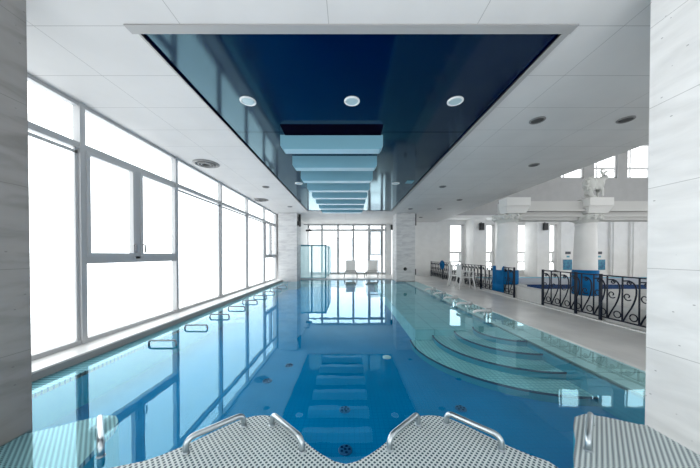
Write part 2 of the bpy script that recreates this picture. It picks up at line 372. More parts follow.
# low wall of the second hall
struct(bxs('wall_low', [(5.02, 5.32, -2.5, 15.5, 0.0, 0.36)], 'low_wall'), 'low rendered wall behind the iron railing')
struct(bxs('wall_low_far', [(5.4, 20, 11.3, 11.5, 0, 0.26), (5.4, 20, 11.2, 11.3, 0, 0.03)], 'trim_grey'))
struct(bxs('trim_7', [(5.4, 20, 11.3, 11.5, 0.26, 0.29)], 'teal_frame'))
struct(bxs('floor_second_pool', [(5.9, 18, 9.56, 11.2, -0.8, -0.7), (5.9, 18, 11.15, 11.2, -.8, -.02), (5.9, 5.95, 9.56, 11.2, -.8, -.02)], 'second_pool'))
bm = B(); vs = [bm.verts.new(p) for p in ((5.9, 9.56, -0.03), (18, 9.56, -0.03), (18, 11.2, -0.03), (5.9, 11.2, -0.03))]; bm.faces.new(vs)
o = obj('pool_water', bm, layered('second_water', None, (0.12, 0.22, 0.40), 1.33, 0.02, transparent=True, base_tint=(0.4, 0.6, 0.9), graze=60.0)); o['kind'] = 'stuff'; tag(o, 'dark blue water of the second pool behind the railing', 'water')

# pillars
def pillar(name, x0, x1, y0, y1, m, lab):
    tag(bxs(name, [(x0, x1, y0, y1, -0.9, CZ)], m, bevel=0.006), lab, 'pillar')
pillar('stone_pillar', -3.25, -2.37, 1.0, 1.86, 'shaded_stone', 'stone clad pillar coloured dark for shade cut by the left edge of the photo')
pillar('stone_pillar', 2.262, 3.2, 1.0, 1.90, 'stone', 'pale travertine pillar close on the right edge of the photo')
pillar('stone_pillar', -3.45, -2.54, 12.2, 13.15, 'marble', 'far grey marble pillar at the end of the window wall')
pillar('stone_pillar', 2.31, 3.23, 12.2, 13.1, 'marble', 'far grey marble pillar to the right of the sun loungers')

# ------------------------------------------------------------------ windows
def win_left(n, y0, y1, casement):
    X = -3.6; D = 0.10
    t = struct(bxs(f'window_{n}', [(X-D, X, y1-0.035, y1+0.035, 0.09, CZ), (X-D, X-0.01, y0, y1, 2.73, 2.81), (X-D, X-0.015, y0, y1, 0.09, 0.15),
        (X-D, X-0.02, y0, y1, CZ-0.05, CZ)], 'alu'), 'grey framed window bay of the left wall')
    bxs('pane', [(X-.07, X-.065, y0+.03, y1-.03, 2.80, CZ-.03)], 'glass', t)
    if not casement:
        bxs('pane', [(X-.07, X-.065, y0+.03, y1-.03, .14, 2.74)], 'glass', t)
        bxs('glazing_bead', [(X-.06, X-.035, y0+.035, y0+.07, .15, 2.73), (X-.06, X-.035, y1-.07, y1-.035, .15, 2.73), (X-.06, X-.035, y0, y1, 2.66, 2.70)], 'alu_light', t)
        return
    ym = y0 + (y1-y0)*0.47
    bxs('mullion', [(X-D, X, ym-.05, ym+.05, 1.24, 2.73), (X-D, X, y0+.03, y1-.03, 1.18, 1.28)], 'alu', t)
    bxs('pane', [(X-.07, X-.065, y0+.03, y1-.03, .14, 1.2)], 'glass', t)
    for a, b, hy in ((y0+.035, ym-.05, ym-.09), (ym+.05, y1-.035, ym+.09)):
        f = bxs('casement', [(X-.06, X+.012, a, a+.05, 1.28, 2.73), (X-.06, X+.012, b-.05, b, 1.28, 2.73), (X-.06, X+.012, a+.05, b-.05, 1.28, 1.33), (X-.06, X+.012, a+.05, b-.05, 2.68, 2.73)], 'alu_light', t)
        bxs('pane', [(X-.04, X-.035, a+.04, b-.04, 1.32, 2.69)], 'glass', t)
        bm = B(); tube(bm, [(X+.015, hy, 1.48), (X+.045, hy, 1.48), (X+.05, hy, 1.42), (X+.05, hy, 1.34)], .012, 6)
        obj('handle', bm, 'grey_metal', t, smooth=True)
ys = [-2.15, -0.30, 1.55, 3.40, 5.25, 7.08, 8.93, 10.75, 12.42]
for i in range(8): win_left(i+1, ys[i], ys[i+1], i in (3, 7))
# end window wall of the nook
VX = [-2.75, -1.8, -.73, .29, 1.34, 2.2, 2.47]
t = struct(bxs('window_9', [(x-.07, x+.07, 16.64, 16.76, 0.02, CZ) for x in VX] + [(VX[0], VX[-1], 16.65, 16.75, z-.065, z+.065) for z in (.08, 2.96, CZ-.04)], 'alu'), 'large window at the far end of the pool')
bxs('pane', [(VX[0], VX[-1], 16.72, 16.725, .1, 3.3)], 'glass', t)
bxs('casement', [(1.40, 1.45, 16.64, 16.7, 1.3, 2.9), (2.10, 2.17, 16.64, 16.7, 1.3, 2.9), (1.45, 2.10, 16.64, 16.7, 1.3, 1.35), (1.45, 2.10, 16.64, 16.7, 2.85, 2.9)], 'alu_light', t)
n = 10
for x0, x1, z0, z1 in W4:
    t = struct(bxs(f'window_{n}', [(x0, x0+.06, 15.66, 15.74, z0, z1), (x1-.16, x1, 15.66, 15.74, z0, z1), (x0, x1, 15.66, 15.74, z0, z0+.07), (x0, x1, 15.66, 15.74, z1-.06, z1),
        (x0, x1-.1, 15.65, 15.74, 1.40, 1.52), (x0, x1-.1, 15.65, 15.74, .82, .92), (x1-.28, x1-.2, 15.65, 15.74, .9, 1.4)], 'white_paint'), 'tall white framed window in the hall behind the railing')
    bxs('pane', [(x0+.03, x1-.03, 15.70, 15.705, z0+.03, z1-.03)], 'glass', t); n += 1
for x0, x1, z0, z1 in UP:
    t = struct(bxs(f'window_{n}', [(x0, x0+.07, 14.56, 14.64, z0, z1), (x1-.07, x1, 14.56, 14.64, z0, z1), (x0, x1, 14.56, 14.64, z0, z0+.07), (x0, x1, 14.56, 14.64, z1-.07, z1),
        (x0, x1, 14.55, 14.64, 6.27, 6.37), (x0+.2, x0+.25, 14.56, 14.64, z0, z1)], 'white_paint'), 'high window above the second hall')
    bxs('pane', [(x0+.03, x1-.03, 14.60, 14.605, z0+.03, z1-.03)], 'glass', t); n += 1

struct(bxs('gap_shade_bar', [(5.0, 20, 8.2-.06, 8.2+.2, 3.02, 3.05)], 'dark'), 'dark bar painted as a shadow gap along the top of the entablature')  # solid bar whose dark colour stands for the shade of a gap
# piers between the lower windows and pilasters on the wall
for k, lab in enumerate(('white square pier left of the near round column', 'white square pier mostly behind the near round column', 'white square pier in the gap between the two round columns')):
    x = 7.25 + 1.84*k
    p = tag(bxs('square_pier', [(x, x+.72, 14.51, 15.6, 0, 3.44)], 'hall_wall'), lab, 'pier', 'piers between the hall windows')
    if k != 1:
        s = thing('wall_lamp', 'small black wall speaker high on the ' + ('pier left of the near round column' if k == 0 else 'pier between the two round columns'), 'speaker', (x+.40, 14.5, 2.9))
        bxs('housing', [(x+.28, x+.52, 14.36, 14.48, 2.74, 3.14)], 'black', s, bevel=.01)
        bxs('bracket', [(x+.37, x+.43, 14.48, 14.51, 2.8, 3.2)], 'grey_metal', s)
        s.name = 'wall_speaker'
for k, lab in enumerate(('first fluted wall pilaster right of the far poster', 'second fluted wall pilaster right of the far poster', 'third fluted wall pilaster right of the far poster')):
    x = 15.05 + 1.15*k
    tag(bxs('wall_pilaster', [(x, x+.5, 14.38, 14.5, 0, 3.5), (x+.1, x+.4, 14.32, 14.38, 0, 3.4)], 'hall_wall'), lab, 'pilaster', 'pilasters on the hall wall')

# entablature and columns
Zc = 8.2
M['entablature'] = mat('grey_plaster_beam', (0.56, 0.56, 0.55), rough=0.7)
struct(bxs('trim_8', [(5.0, 20, Zc-.20, Zc+.25, 2.75, 3.02), (5.0, 20, Zc-.28, Zc+.3, 2.69, 2.75), (5.0, 20, Zc-.12, Zc+.2, 2.42, 2.69), (5.0, 20, Zc-.22, Zc+.25, 2.52, 2.60)], 'entablature'), 'white classical entablature over the round columns')
for k, (cx, zb, lab) in enumerate(((5.17, 0.36, 'white round column with blue padded foot standing on the low wall'), (7.75, 0.0, 'white round column with blue padded foot under the goat statue'))):
    t = thing('round_column', lab, 'column', (cx, Zc, zb))
    if k == 0: bxs('plinth', [(cx-.36+.19, cx+.42, Zc-.36, Zc+.36, 0.0, zb)], 'low_wall', t)
    bm = B(); lathe(bm, [(.30, zb), (.30, .9), (.295, 1.4), (.275, 2.0), (.26, 2.25), (.285, 2.27), (.285, 2.31), (.26, 2.32), (.26, 2.36)], cx, Zc, 32)
    obj('shaft', bm, 'hall_wall', t, smooth=True)
    bm = B()
    lathe(bm, [(.26, 2.34), (.30, 2.38), (.36, 2.46), (.40, 2.55), (.36, 2.60)], cx, Zc, 24)
    for a in range(14):
        an = 2*PI*a/14
        c = Vector((cx+.37*math.cos(an), Zc+.37*math.sin(an), 2.47))
        bmesh.ops.create_icosphere(bm, subdivisions=1, radius=.07, matrix=Matrix.Translation(c))
        bmesh.ops.create_icosphere(bm, subdivisions=1, radius=.05, matrix=Matrix.Translation(c + Vector((.02*math.cos(an), .02*math.sin(an), .09))))
    obj('capital', bm, 'statue', t, smooth=True)
    bm = B()
    a, b = cx - .28, cx + .46
    lo, hi = [(a+.06, Zc-.32), (b-.06, Zc-.32), (b-.06, Zc-.02), (a+.06, Zc-.02)], [(a, Zc-.42), (b, Zc-.42), (b, Zc-.02), (a, Zc-.02)]
    va = [bm.verts.new((x, y, 2.62)) for x, y in lo]; vb = [bm.verts.new((x, y, 2.82)) for x, y in hi]
    for i in range(4): bm.faces.new((va[i], va[(i+1)%4], vb[(i+1)%4], vb[i]))
    bm.faces.new(va[::-1]); bm.faces.new(vb)
    box(bm, a, b, Zc-.44, Zc-.02, 2.83, 3.09)
    obj('bracket_block', bm, 'block', t)
    bm = B(); lathe(bm, [(.31, zb), (.335, zb+.02), (.335, .80), (.31, .815)], cx, Zc, 32)
    obj('blue_pad', bm, 'blue_pad', t, smooth=True)

# goat statue: skinned body
def skin(name, pts, edges, rads, m, parent=None, lvl=2):
    me = bpy.data.meshes.new(name); me.from_pydata([Vector(p) for p in pts], edges, [])
    o = bpy.data.objects.new(name, me); COL.objects.link(o)
    sm = o.modifiers.new('skin', 'SKIN'); me.skin_vertices[0].data[0].use_root = True
    for i, r in enumerate(rads): me.skin_vertices[0].data[i].radius = (r, r)
    ss = o.modifiers.new('sub', 'SUBSURF'); ss.levels = lvl; ss.render_levels = lvl
    me.materials.append(M[m])
    dg = bpy.context.evaluated_depsgraph_get(); ev = o.evaluated_get(dg); me2 = bpy.data.meshes.new_from_object(ev)
    o.modifiers.clear(); o.data = me2
    me2.polygons.foreach_set('use_smooth', [True] * len(me2.polygons))
    if len(me2.materials) == 0: me2.materials.append(M[m])
    if parent is not None: o.parent = parent
    return o
gx, gy, gz = 7.86, 7.98, 3.09
g = thing('goat_statue', 'white statue of a horned goat on the bracket above the far round column', 'statue', (gx, gy, gz))
P = [(0, 0, .36), (-.16, .04, .40), (-.20, .06, .30), (.10, -.02, .42), (.18, -.05, .52), (.24, -.08, .60), (.33, -.12, .55),   # body, neck, head, muzzle
     (-.24, -.02, .17), (-.14, -.06, .05), (-.05, -.09, .04),  # folded hind leg left
     (-.22, .16, .17), (-.12, .16, .04), (-.03, .16, .04),
     (.13, -.10, .22), (.12, -.13, .04), (.13, .08, .22), (.14, .10, .04)]
E = [(0,1),(1,2),(0,3),(3,4),(4,5),(5,6),(2,7),(7,8),(8,9),(2,10),(10,11),(11,12),(3,13),(13,14),(3,15),(15,16)]
R = [.16,.17,.16,.13,.09,.08,.045,.09,.05,.04,.08,.05,.04,.055,.035,.055,.035]
skin('body', P, E, R, 'statue', g)
for s in (-1, 1):
    bm = B(); pts = []; rr = []
    for i in range(12):
        a = i/11; pts.append((gx+.22 + s*.02 + (.42*a*a if s > 0 else -.14*math.sin(a*3.0)), gy-.06+s*(.03+.06*a), gz+.63+.15*math.sin(a*(2.0 if s > 0 else 1.9))))
        rr.append(.036*(1-a)+.010)
    tube(bm, pts, .02, 8, rads=rr); obj('horn', bm, 'statue', g, smooth=True)
    bm = B(); tube(bm, [(gx+.22, gy-.07+s*.05, gz+.62), (gx+.20, gy-.07+s*.12, gz+.60), (gx+.18, gy-.07+s*.16, gz+.56)], .02, 6, rads=[.02,.03,.008])
    obj('ear', bm, 'statue', g, smooth=True)
bm = B()
bmesh.ops.create_icosphere(bm, subdivisions=2, radius=.20, matrix=Matrix.Translation((gx-.22, gy+.02, gz+.40)))
for v in bm.verts: v.co += v.co.normalized() * 0
for i in range(9):
    a = i * .7; bmesh.ops.create_icosphere(bm, subdivisions=1, radius=.07, matrix=Matrix.Translation((gx-.22+.15*math.cos(a), gy-.08, gz+.40+.15*math.sin(a))))
obj('fleece', bm, 'statue', g, smooth=True)

g.scale = (0.92, 0.8, 1.14)

# ------------------------------------------------------------------ ceiling baffles
base = None
for k in range(8):
    y = 4.34 + .92*k
    lab = f'pale blue ceiling baffle across the navy panel, {ORD[k] if k < 7 else "farthest"} of the eight'
    if base is None:
        t = thing('ceiling_baffle', lab, 'ceiling baffle', (-.30, y, CZ+.02), 'pale blue baffles under the navy ceiling')
        bm = B()
        a = [(-1.187, y, CZ+.025), (.587, y, CZ+.025), (.587, y+.20, CZ+.025), (-1.187, y+.20, CZ+.025)]
        b = [(-1.187, y, 3.19), (.587, y, 3.19), (.587, y+.20, 3.19), (-1.187, y+.20, 3.19)]
        c = [(-1.15, y, 3.133), (.55, y, 3.133), (.55, y+.20, 3.133), (-1.15, y+.20, 3.133)]
        rows = [[bm.verts.new(p) for p in q] for q in (a, b, c)]
        for U, V in zip(rows, rows[1:]):
            for i in range(4): bm.faces.new((U[i], U[(i+1)%4], V[(i+1)%4], V[i]))
        bm.faces.new(rows[0]); bm.faces.new(rows[2][::-1])
        obj('box', bm, 'baffle', t)
        bxs('bottom_panel', [(-1.13, .53, y+.01, y+.19, 3.125, 3.135)], mat('baffle_underside', (0.42, 0.66, 0.76), rough=.3), t)
        base = t
    else: dup(base, (-.30, y, CZ+.02), lab)

# ------------------------------------------------------------------ downlights, vents
def downlight(x, y, r, z, lab, m1, m2, group):
    t = thing('downlight', lab, 'downlight', (x, y, z), group)
    bm = B(); lathe(bm, [(r, z), (r, z-.012), (r*.86, z-.02), (r*.78, z-.012), (r*.78, z)], x, y, 28); obj('trim_ring', bm, m1, t, smooth=False)
    bm = B(); lathe(bm, [(r*.76, z-.002), (r*.7, z-.014), (r*.3, z-.016)], x, y, 28); obj('lens', bm, m2, t)
for x, lab in ((-1.36, 'white ringed downlight in the navy ceiling panel, leftmost of the front three'), (.04, 'white ringed downlight in the navy ceiling panel, middle of the front three'), (1.43, 'white ringed downlight in the navy ceiling panel, rightmost of the front three')):
    downlight(x, 3.39, .105, CZ+.027, lab, 'trimwhite', 'lens', 'front downlights in the navy ceiling')
downlight(-1.45, 7.25, .11, CZ+.027, 'white downlight in the navy ceiling panel left of the baffles', 'trimwhite', 'lens', 'rear downlights in the navy ceiling')
downlight(1.35, 7.25, .11, CZ+.027, 'white downlight in the navy ceiling panel right of the baffles', 'trimwhite', 'lens', 'rear downlights in the navy ceiling')
for x, y, lab in ((2.86, 3.82, 'recessed dark downlight in the white ceiling beside the near corner of the blue panel'),
                  (4.18, 3.80, 'recessed dark downlight at the far right of the white ceiling by the near pillar'),
                  (4.2, 5.7, 'recessed dark downlight alone in the middle of the right white ceiling'),
                  (2.8, 7.5, 'recessed dark downlight near the right edge of the blue panel, halfway along'),
                  (4.1, 9.3, 'recessed dark downlight in the right white ceiling toward the far end'),
                  (4.0, 11.1, 'recessed dark downlight farthest right near the end of the white ceiling'),
                  (2.72, 11.1, 'recessed dark downlight in front of the far right pillar'),
                  (-2.5, 7.54, 'small recessed downlight left of the blue panel, between the two round vents'),
                  (-2.5, 10.6, 'small recessed downlight in front of the far left pillar'),
                  (3.9, 13.6, 'small recessed downlight beyond the far right pillar')):
    downlight(x, y, .105, CZ, lab, 'vent', 'dark', 'recessed downlights in the white ceiling')
for x, y, lab in ((-3.2, 5.63, 'larger looking round air vent in the white ceiling by the windows, nearer one'), (-3.27, 9.3, 'round air vent in the white ceiling by the windows, farther one')):
    t = thing('round_air_vent', lab, 'air vent', (x, y, CZ), 'round vents by the windows')
    bm = B(); lathe(bm, [(.27, CZ), (.27, CZ-.01), (.22, CZ-.03), (.20, CZ-.015), (.20, CZ)], x, y, 28); obj('rim', bm, 'vent', t)
    for r in (.17, .11):
        bm = B(); lathe(bm, [(r, CZ-.002), (r, CZ-.03), (r-.025, CZ-.035), (r-.03, CZ-.002)], x, y, 24); obj('vane', bm, 'vent', t)
    bm = B(); lathe(bm, [(.195, CZ-.001), (.195, CZ-.006), (.05, CZ-.007)], x, y, 24); obj('core', bm, 'dark', t)
tag(bxs('ceiling_access_plate', [(1.62, 1.82, 6.98, 7.25, CZ+.015, CZ+.025)], 'teal_frame'), 'small teal square plate in the navy ceiling right of the baffles', 'access plate')

# ------------------------------------------------------------------ overflow gratings in front
bell = [(0, 2.0), (.07, 1.99), (.13, 1.965), (.19, 1.92), (.25, 1.865), (.31, 1.80), (.37, 1.735), (.44, 1.665), (.52, 1.60), (.60, 1.55), (.67, 1.53)]
def lobe(xc): return [(xc - d, y) for d, y in bell[:0:-1]] + [(xc + d, y) for d, y in bell]
outline = lobe(-.69)[:-1] + [(-.02, 1.53)] + lobe(.65)[1:-1]
left_edge = [(-1.72, 1.2)]
out = [(-1.45, .9), (-1.45, 1.5)] + outline + [(1.29, 1.45), (1.29, .9)]
bm = B(); prism(bm, out, -.03, 0.012)
gr = tag(obj('overflow_grating', bm, 'grate', bevel=.006), 'pale perforated grating with two rounded tongues at the near pool edge', 'grating', 'perforated gratings at the near pool edge')
bm = B(); prism(bm, [(x, y - .015) for x, y in out], PD, -.03); struct(obj('wall_pool_near', bm, 'pool_side'))
lp = [(-2.40, .9), (-1.62, .9), (-1.66, 1.5), (-1.72, 1.7), (-1.76, 1.85), (-1.82, 1.96), (-1.90, 2.02), (-2.0, 2.02), (-2.12, 1.96), (-2.25, 1.87), (-2.40, 1.80)]
bm = B(); prism(bm, lp, -.04, -0.006)
tag(obj('overflow_grating', bm, 'grate'), 'pale perforated grating at the foot of the left pillar', 'grating', 'perforated gratings at the near pool edge')
bm = B(); prism(bm, lp, PD, -.04); struct(obj('wall_pool_near_left', bm, 'pool_side'))
rp = [(2.6, .9), (1.30, .9), (1.32, 1.45), (1.45, 1.60), (1.60, 1.75), (1.70, 1.88), (1.80, 1.98), (1.92, 2.02), (2.05, 1.98), (2.2, 1.90), (2.6, 1.80)][::-1]
bm = B(); prism(bm, rp, -.03, 0.008)
tag(obj('overflow_grating', bm, 'grate'), 'pale perforated grating tongue at the foot of the pale right pillar', 'grating', 'perforated gratings at the near pool edge')
bm = B(); prism(bm, rp, PD, -.03); struct(obj('wall_pool_near_right', bm, 'pool_side'))
tag(bxs('channel_grating', [(-3.255, XL, 1.9, 12.15, -.05, -.004)], 'slats'), 'long narrow slatted overflow channel along the window side', 'grating')

# grab rails on the gratings
def arc_rail(a, b, h, inset=.05):
    a, b = Vector(a), Vector(b); d = (b - a).normalized(); up = Vector((0,0,1)); pts = [a]
    L = (b - a).length
    r = .05
    pts.append(a + up*(h-r))
    for k in range(1, 6):
        t = k/5*PI/2; pts.append(a + up*(h-r+r*math.sin(t)) + d*(r*(1-math.cos(t))))
    for k in range(0, 6):
        t = PI/2 - k/5*PI/2; pts.append(b + up*(h-r+r*math.sin(t)) - d*(r*(1-math.cos(t))))
    pts.append(b)
    return pts
def grab(a, b, z, h, lab, r=.019):
    t = thing('grab_rail', lab, 'grab rail', (a[0], a[1], z), 'steel grab rails on the near gratings')
    bm = B(); tube(bm, arc_rail((*a, z), (*b, z), h), r, 14); obj('bar', bm, 'steel', t, smooth=True)
    for p in (a, b):
        bm = B(); lathe(bm, [(r*1.35, z), (r*1.35, z+.005), (r*1.1, z+.009)], *p, 18); obj('flange', bm, 'steel', t)
grab((-1.065, 1.617), (-.794, 1.872), .012, .088, 'steel grab rail on the left side of the left grating tongue')
grab((-.583, 1.879), (-.309, 1.625), .012, .088, 'steel grab rail on the right side of the left grating tongue')
grab((.268, 1.639), (.526, 1.883), .012, .088, 'steel grab rail on the left side of the right grating tongue')
grab((.745, 1.897), (1.01, 1.639), .012, .088, 'steel grab rail on the right side of the right grating tongue')
grab((-1.607, 1.604 + .0), (-1.90, 1.89), -.006, .088, 'steel grab rail seen end on over the left pillar grating')
grab((1.585, 1.64), (1.85, 1.90), .008, .088, 'steel grab rail seen end on over the right pillar grating')

# loop handles along the window side
base = None
for k in range(9):
    y = 3.62 + .80*k
    lab = f'low steel loop handle in the water by the windows, {ORD[k]} of nine'
    if base is None:
        t = thing('loop_handle', lab, 'handle', (-2.95, y, 0), 'loop handles along the window side')
        bm = B()
        pts = [(XL, y, -.02), (-2.915, y, -.015), (-2.91, y, .01)] + [(-2.87 - .04*math.cos(a), y, .02 + .04*math.sin(a)) for a in (.4, .8, 1.2, PI/2)] + \
              [(-2.55 + .04*math.sin(a), y, .02 + .04*math.cos(a)) for a in (0, .4, .8, 1.2)] + [(-2.51, y, .01), (-2.51, y, -.02)]
        tube(bm, pts, .014, 10); obj('bar', bm, 'steel_dark', t, smooth=True)
        bxs('wall_plate', [(XL, XL+.012, y-.03, y+.03, -.06, .0)], 'steel_dark', t)
        base = t
    else: dup(base, (-2.95, y, 0), lab)
# handles along the right edge
base = None
names = ['nearest', 'second nearest', 'middle', 'second farthest', 'farthest']
for k, y in enumerate((5.16, 5.97, 6.77, 7.6, 8.45)):
    lab = f'steel bar handle with thick end at the deck side, {names[k]} of five'
    if base is None:
        t = thing('bar_handle', lab, 'handle', (2.74, y, -.02), 'bar handles along the deck side')
        bm = B(); tube(bm, [(2.58, y, .10), (2.60, y, .135), (2.65, y, .15), (2.84, y, .15)], .028, 12); obj('bar', bm, 'plastic', t, smooth=True)
        bm = B(); tube(bm, [(2.83, y, .15), (2.86, y, .15), (2.93, y, .15), (2.94, y, .15)], .04, 14, rads=[.035, .052, .052, .035]); obj('end_cap', bm, 'alu', t, smooth=True)
        for x in (2.80, 2.88):
            bm = B(); tube(bm, [(x, y, -.02), (x, y, .14)], .016, 10); obj('post', bm, 'steel', t, smooth=True)
        base = t
    else: dup(base, (2.74, y, -.02), lab)

# ------------------------------------------------------------------ curved steps in the pool
t = thing('pool_steps', 'curved teal tiled steps descending under water at the deck side', 'steps', (XS, 4.4, PD))
def step_arc(r, n=30):
    e = math.acos(-.25 / r)
    return [(XS, 4.4 - r)] + [(XS - r*math.sin(a), 4.4 - r*math.cos(a)) for a in [e*i/n for i in range(1, n+1)]]
for r, z in ((.52, -.047), (.84, -.124), (1.23, -.205), (1.64, -.29)):
    arc = step_arc(r)
    pl = arc + [(XS, 4.65)]
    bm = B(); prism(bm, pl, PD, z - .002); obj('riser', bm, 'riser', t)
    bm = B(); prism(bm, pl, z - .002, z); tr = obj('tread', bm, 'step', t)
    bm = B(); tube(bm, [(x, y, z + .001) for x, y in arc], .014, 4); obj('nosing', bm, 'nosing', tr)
bm = B(); box(bm, 1.24, XS, 4.65, 12.14, PD, -.10); struct(obj('floor_pool_ledge', bm, 'ledge'), 'shallow pale tiled ledge under water beyond the steps')

# drains
def drain(x, y, lab, r=.085):
    t = thing('pool_drain', lab, 'drain', (x, y, PD), 'round drains in the pool floor')
    bm = B(); lathe(bm, [(r, PD), (r, PD+.008), (r*.9, PD+.012)], x, y, 24); obj('cover', bm, mat('drain_blue', (0.01, 0.12, 0.30), rough=.4), t)
    for k in range(6):
        a = k*PI/3; rr = 0 if k == 5 else .036
        if k == 5: a = 0
        else: a = k*2*PI/5
        bm = B(); lathe(bm, [(.012, PD+.012), (.011, PD+.015)], x + rr*math.cos(a), y + rr*math.sin(a), 12); obj('hole', bm, 'nosing', t)
drain(-.033, 2.13, 'dark round drain cover on the pool floor nearest the camera', .06)
drain(-.045, 2.69, 'dark round drain cover on the pool floor straight beyond the nearest one', .06)
drain(1.22, 2.71, 'dark round drain cover on the pool floor in front of the steps', .06)
drain(-1.09, 3.31, 'dark round drain cover on the left of the pool floor', .06)
drain(-.91, 3.78, 'dark round drain cover farther along on the left of the pool floor', .06)
bm = B(); lathe(bm, [(.07, PD), (.07, PD+.01), (.05, PD+.02)], .62, 4.08, 24); tag(obj('underwater_light', bm, 'trimwhite'), 'small round white underwater lamp on the pool floor', 'underwater lamp')

# ------------------------------------------------------------------ iron railings
RX = 4.96
def spiral(cy, cz, r0, r1, a0, a1, n=14):
    return [(RX, cy + (r0+(r1-r0)*i/n)*math.cos(a0+(a1-a0)*i/n), cz + (r0+(r1-r0)*i/n)*math.sin(a0+(a1-a0)*i/n)) for i in range(n+1)]
def bay_mesh(y0, w, flip=1):
    """one bay: an S scroll with a big upper curl, a small lower ring, between two bars; far->near is +x in the picture so curls face -Y"""
    bm = B(); ya = y0 + w        # far side of the bay
    r = .0125
    # upper curl hanging from the rail toward the near bar then sweeping down to the far bottom
    pts = [(RX, y, z) for y, z in bez((ya-.02, .58), (ya-.02, .50), (ya-.10, .46), (ya-.13, .57))]
    tube(bm, spiral(ya-.085, .56, .02, .075, 4.0, -2.4, 20), r*.8, 5)
    sweep = bez((ya-.02, .83), (y0-.02, .90), (y0+.0, .55), (ya-.10, .28)) + bez((ya-.10, .28), (ya-.05, .18), (ya-.03, .14), (ya-.02, .10))[1:]
    tube(bm, [(RX, y, z) for y, z in sweep], r, 6)
    tube(bm, spiral(y0+.085, .20, .060, .060, 0, 2*PI*.98, 18), r*.8, 5)
    tube(bm, spiral(ya-.10, .80, .045, .01, PI*.5, PI*3.2, 16), r*.8, 5)
    return bm
def bez(a, b, c, d, n=10):
    out = []
    for i in range(n+1):
        t = i/n; u = 1-t
        out.append(tuple(u**3*a[k]+3*u*u*t*b[k]+3*u*t*t*c[k]+t**3*d[k] for k in (0,1)))
    return out
def railing(ya, yb, posts, lab, w=.26):
    t = thing('iron_railing', lab, 'railing', (RX, ya, .03), 'scrolled iron railings along the deck')
    bxs('top_rail', [(RX-.02, RX+.02, ya, yb, .895, .915)], 'iron', t)
    bxs('bottom_rail', [(RX-.015, RX+.015, ya, yb, .085, .105)], 'iron', t)
    for p in posts:
        bxs('post', [(RX-.02, RX+.02, p-.02, p+.02, .012, .93)], 'iron', t)
    n = max(1, round((yb-ya)/w)); w = (yb-ya)/n
    proto = pb = None
    for i in range(n):
        y = ya + i*w
        if proto is None:
            proto = obj('scroll', bay_mesh(y, w), 'iron', t, smooth=True)
            pb = bxs('bar', [(RX-.009, RX+.009, y-.009, y+.009, .1, .9)], 'iron', t)
        else:
            for q in (proto, pb):
                c = q.copy(); COL.objects.link(c); c.parent = t; c.location = (0, i*w, 0)
    return t
railing(1.6, 6.39, [2.3, 3.6, 4.92, 5.46, 6.39], 'near section of dark scrolled iron railing in front of the far column')
railing(7.5, 15.1, [7.5, 9.4, 11.3, 13.2, 15.1], 'far section of dark scrolled iron railing running to the back wall')

# blue things on the railing
t = thing('blue_towel', 'blue mat hung over the near end of the far railing section', 'mat', (RX-.04, 8.1, .1))
bm = B()
n = 8
for side, x in ((0, RX-.045),):
    grid = []
    for i in range(n+1):
        y = 7.95 + .62*i/n
        row = []
        for z in (.10, .3, .5, .7, .86, .925, .94):
            row.append(bm.verts.new((x + .006*math.sin(i*2.1+z*5) + (.0 if z < .9 else (z-.9)*.6), y, z)))
        row.append(bm.verts.new((RX+.04, y, .925))); row.append(bm.verts.new((RX+.05, y, .55)))
        grid.append(row)
    for A, Bq in zip(grid, grid[1:]):
        for k in range(len(A)-1): bm.faces.new((A[k], A[k+1], Bq[k+1], Bq[k]))
o = obj('sheet', bm, 'blue_pad', t, smooth=True); sm = o.modifiers.new('solid', 'SOLIDIFY'); sm.thickness = .012
t.name = 'blue_mat'
bm = B(); tube(bm, [(4.90, 13.15 + .17*math.cos(a), .78 + .17*math.sin(a)) for a in [2*PI*i/20 for i in range(20)]], .07, 10, closed=True)
tag(obj('blue_ring_float', bm, 'blue_pad', smooth=True), 'round blue float hung at the far end of the railing', 'float')

# ------------------------------------------------------------------ white plastic chair by the railing
def plastic_chair(x, y, rz, lab):
    t = thing('garden_chair', lab, 'chair', (0, 0, 0), 'white plastic chairs beside the railing')
    bxs('seat', [(-.24, .24, -.24, .22, .42, .445)], 'plastic', t, bevel=.012)
    for i in range(6):
        xx = -.22 + i*.088
        bxs('slat', [(xx-.03, xx+.03, .20+.02, .235+.02, .44, .86)], 'plastic', t)
    bxs('top_rail', [(-.27, .27, .215, .265, .84, .92)], 'plastic', t, bevel=.012)
    for s in (-1, 1):
        for yy, yt in ((-.26, -.22), (.26, .22)):
            bm = B(); tube(bm, [(s*.31, yy*1.1, 0), (s*.27, yt, .43), (s*.28, yt, .66 if yy < 0 else .88)], .028, 8); obj('leg', bm, 'plastic', t, smooth=True)
        bxs('armrest', [(s*.28-.035, s*.28+.035, -.26, .24, .645, .67)], 'plastic', t, bevel=.01)
    t.location = (x, y, .012); t.rotation_euler = (0, 0, rz)
    return t
plastic_chair(4.48, 10.45, math.radians(60), 'white plastic garden chair standing by the iron railing, farther of two')
plastic_chair(4.48, 9.65, math.radians(80), 'white plastic garden chair standing by the iron railing, nearer of two')

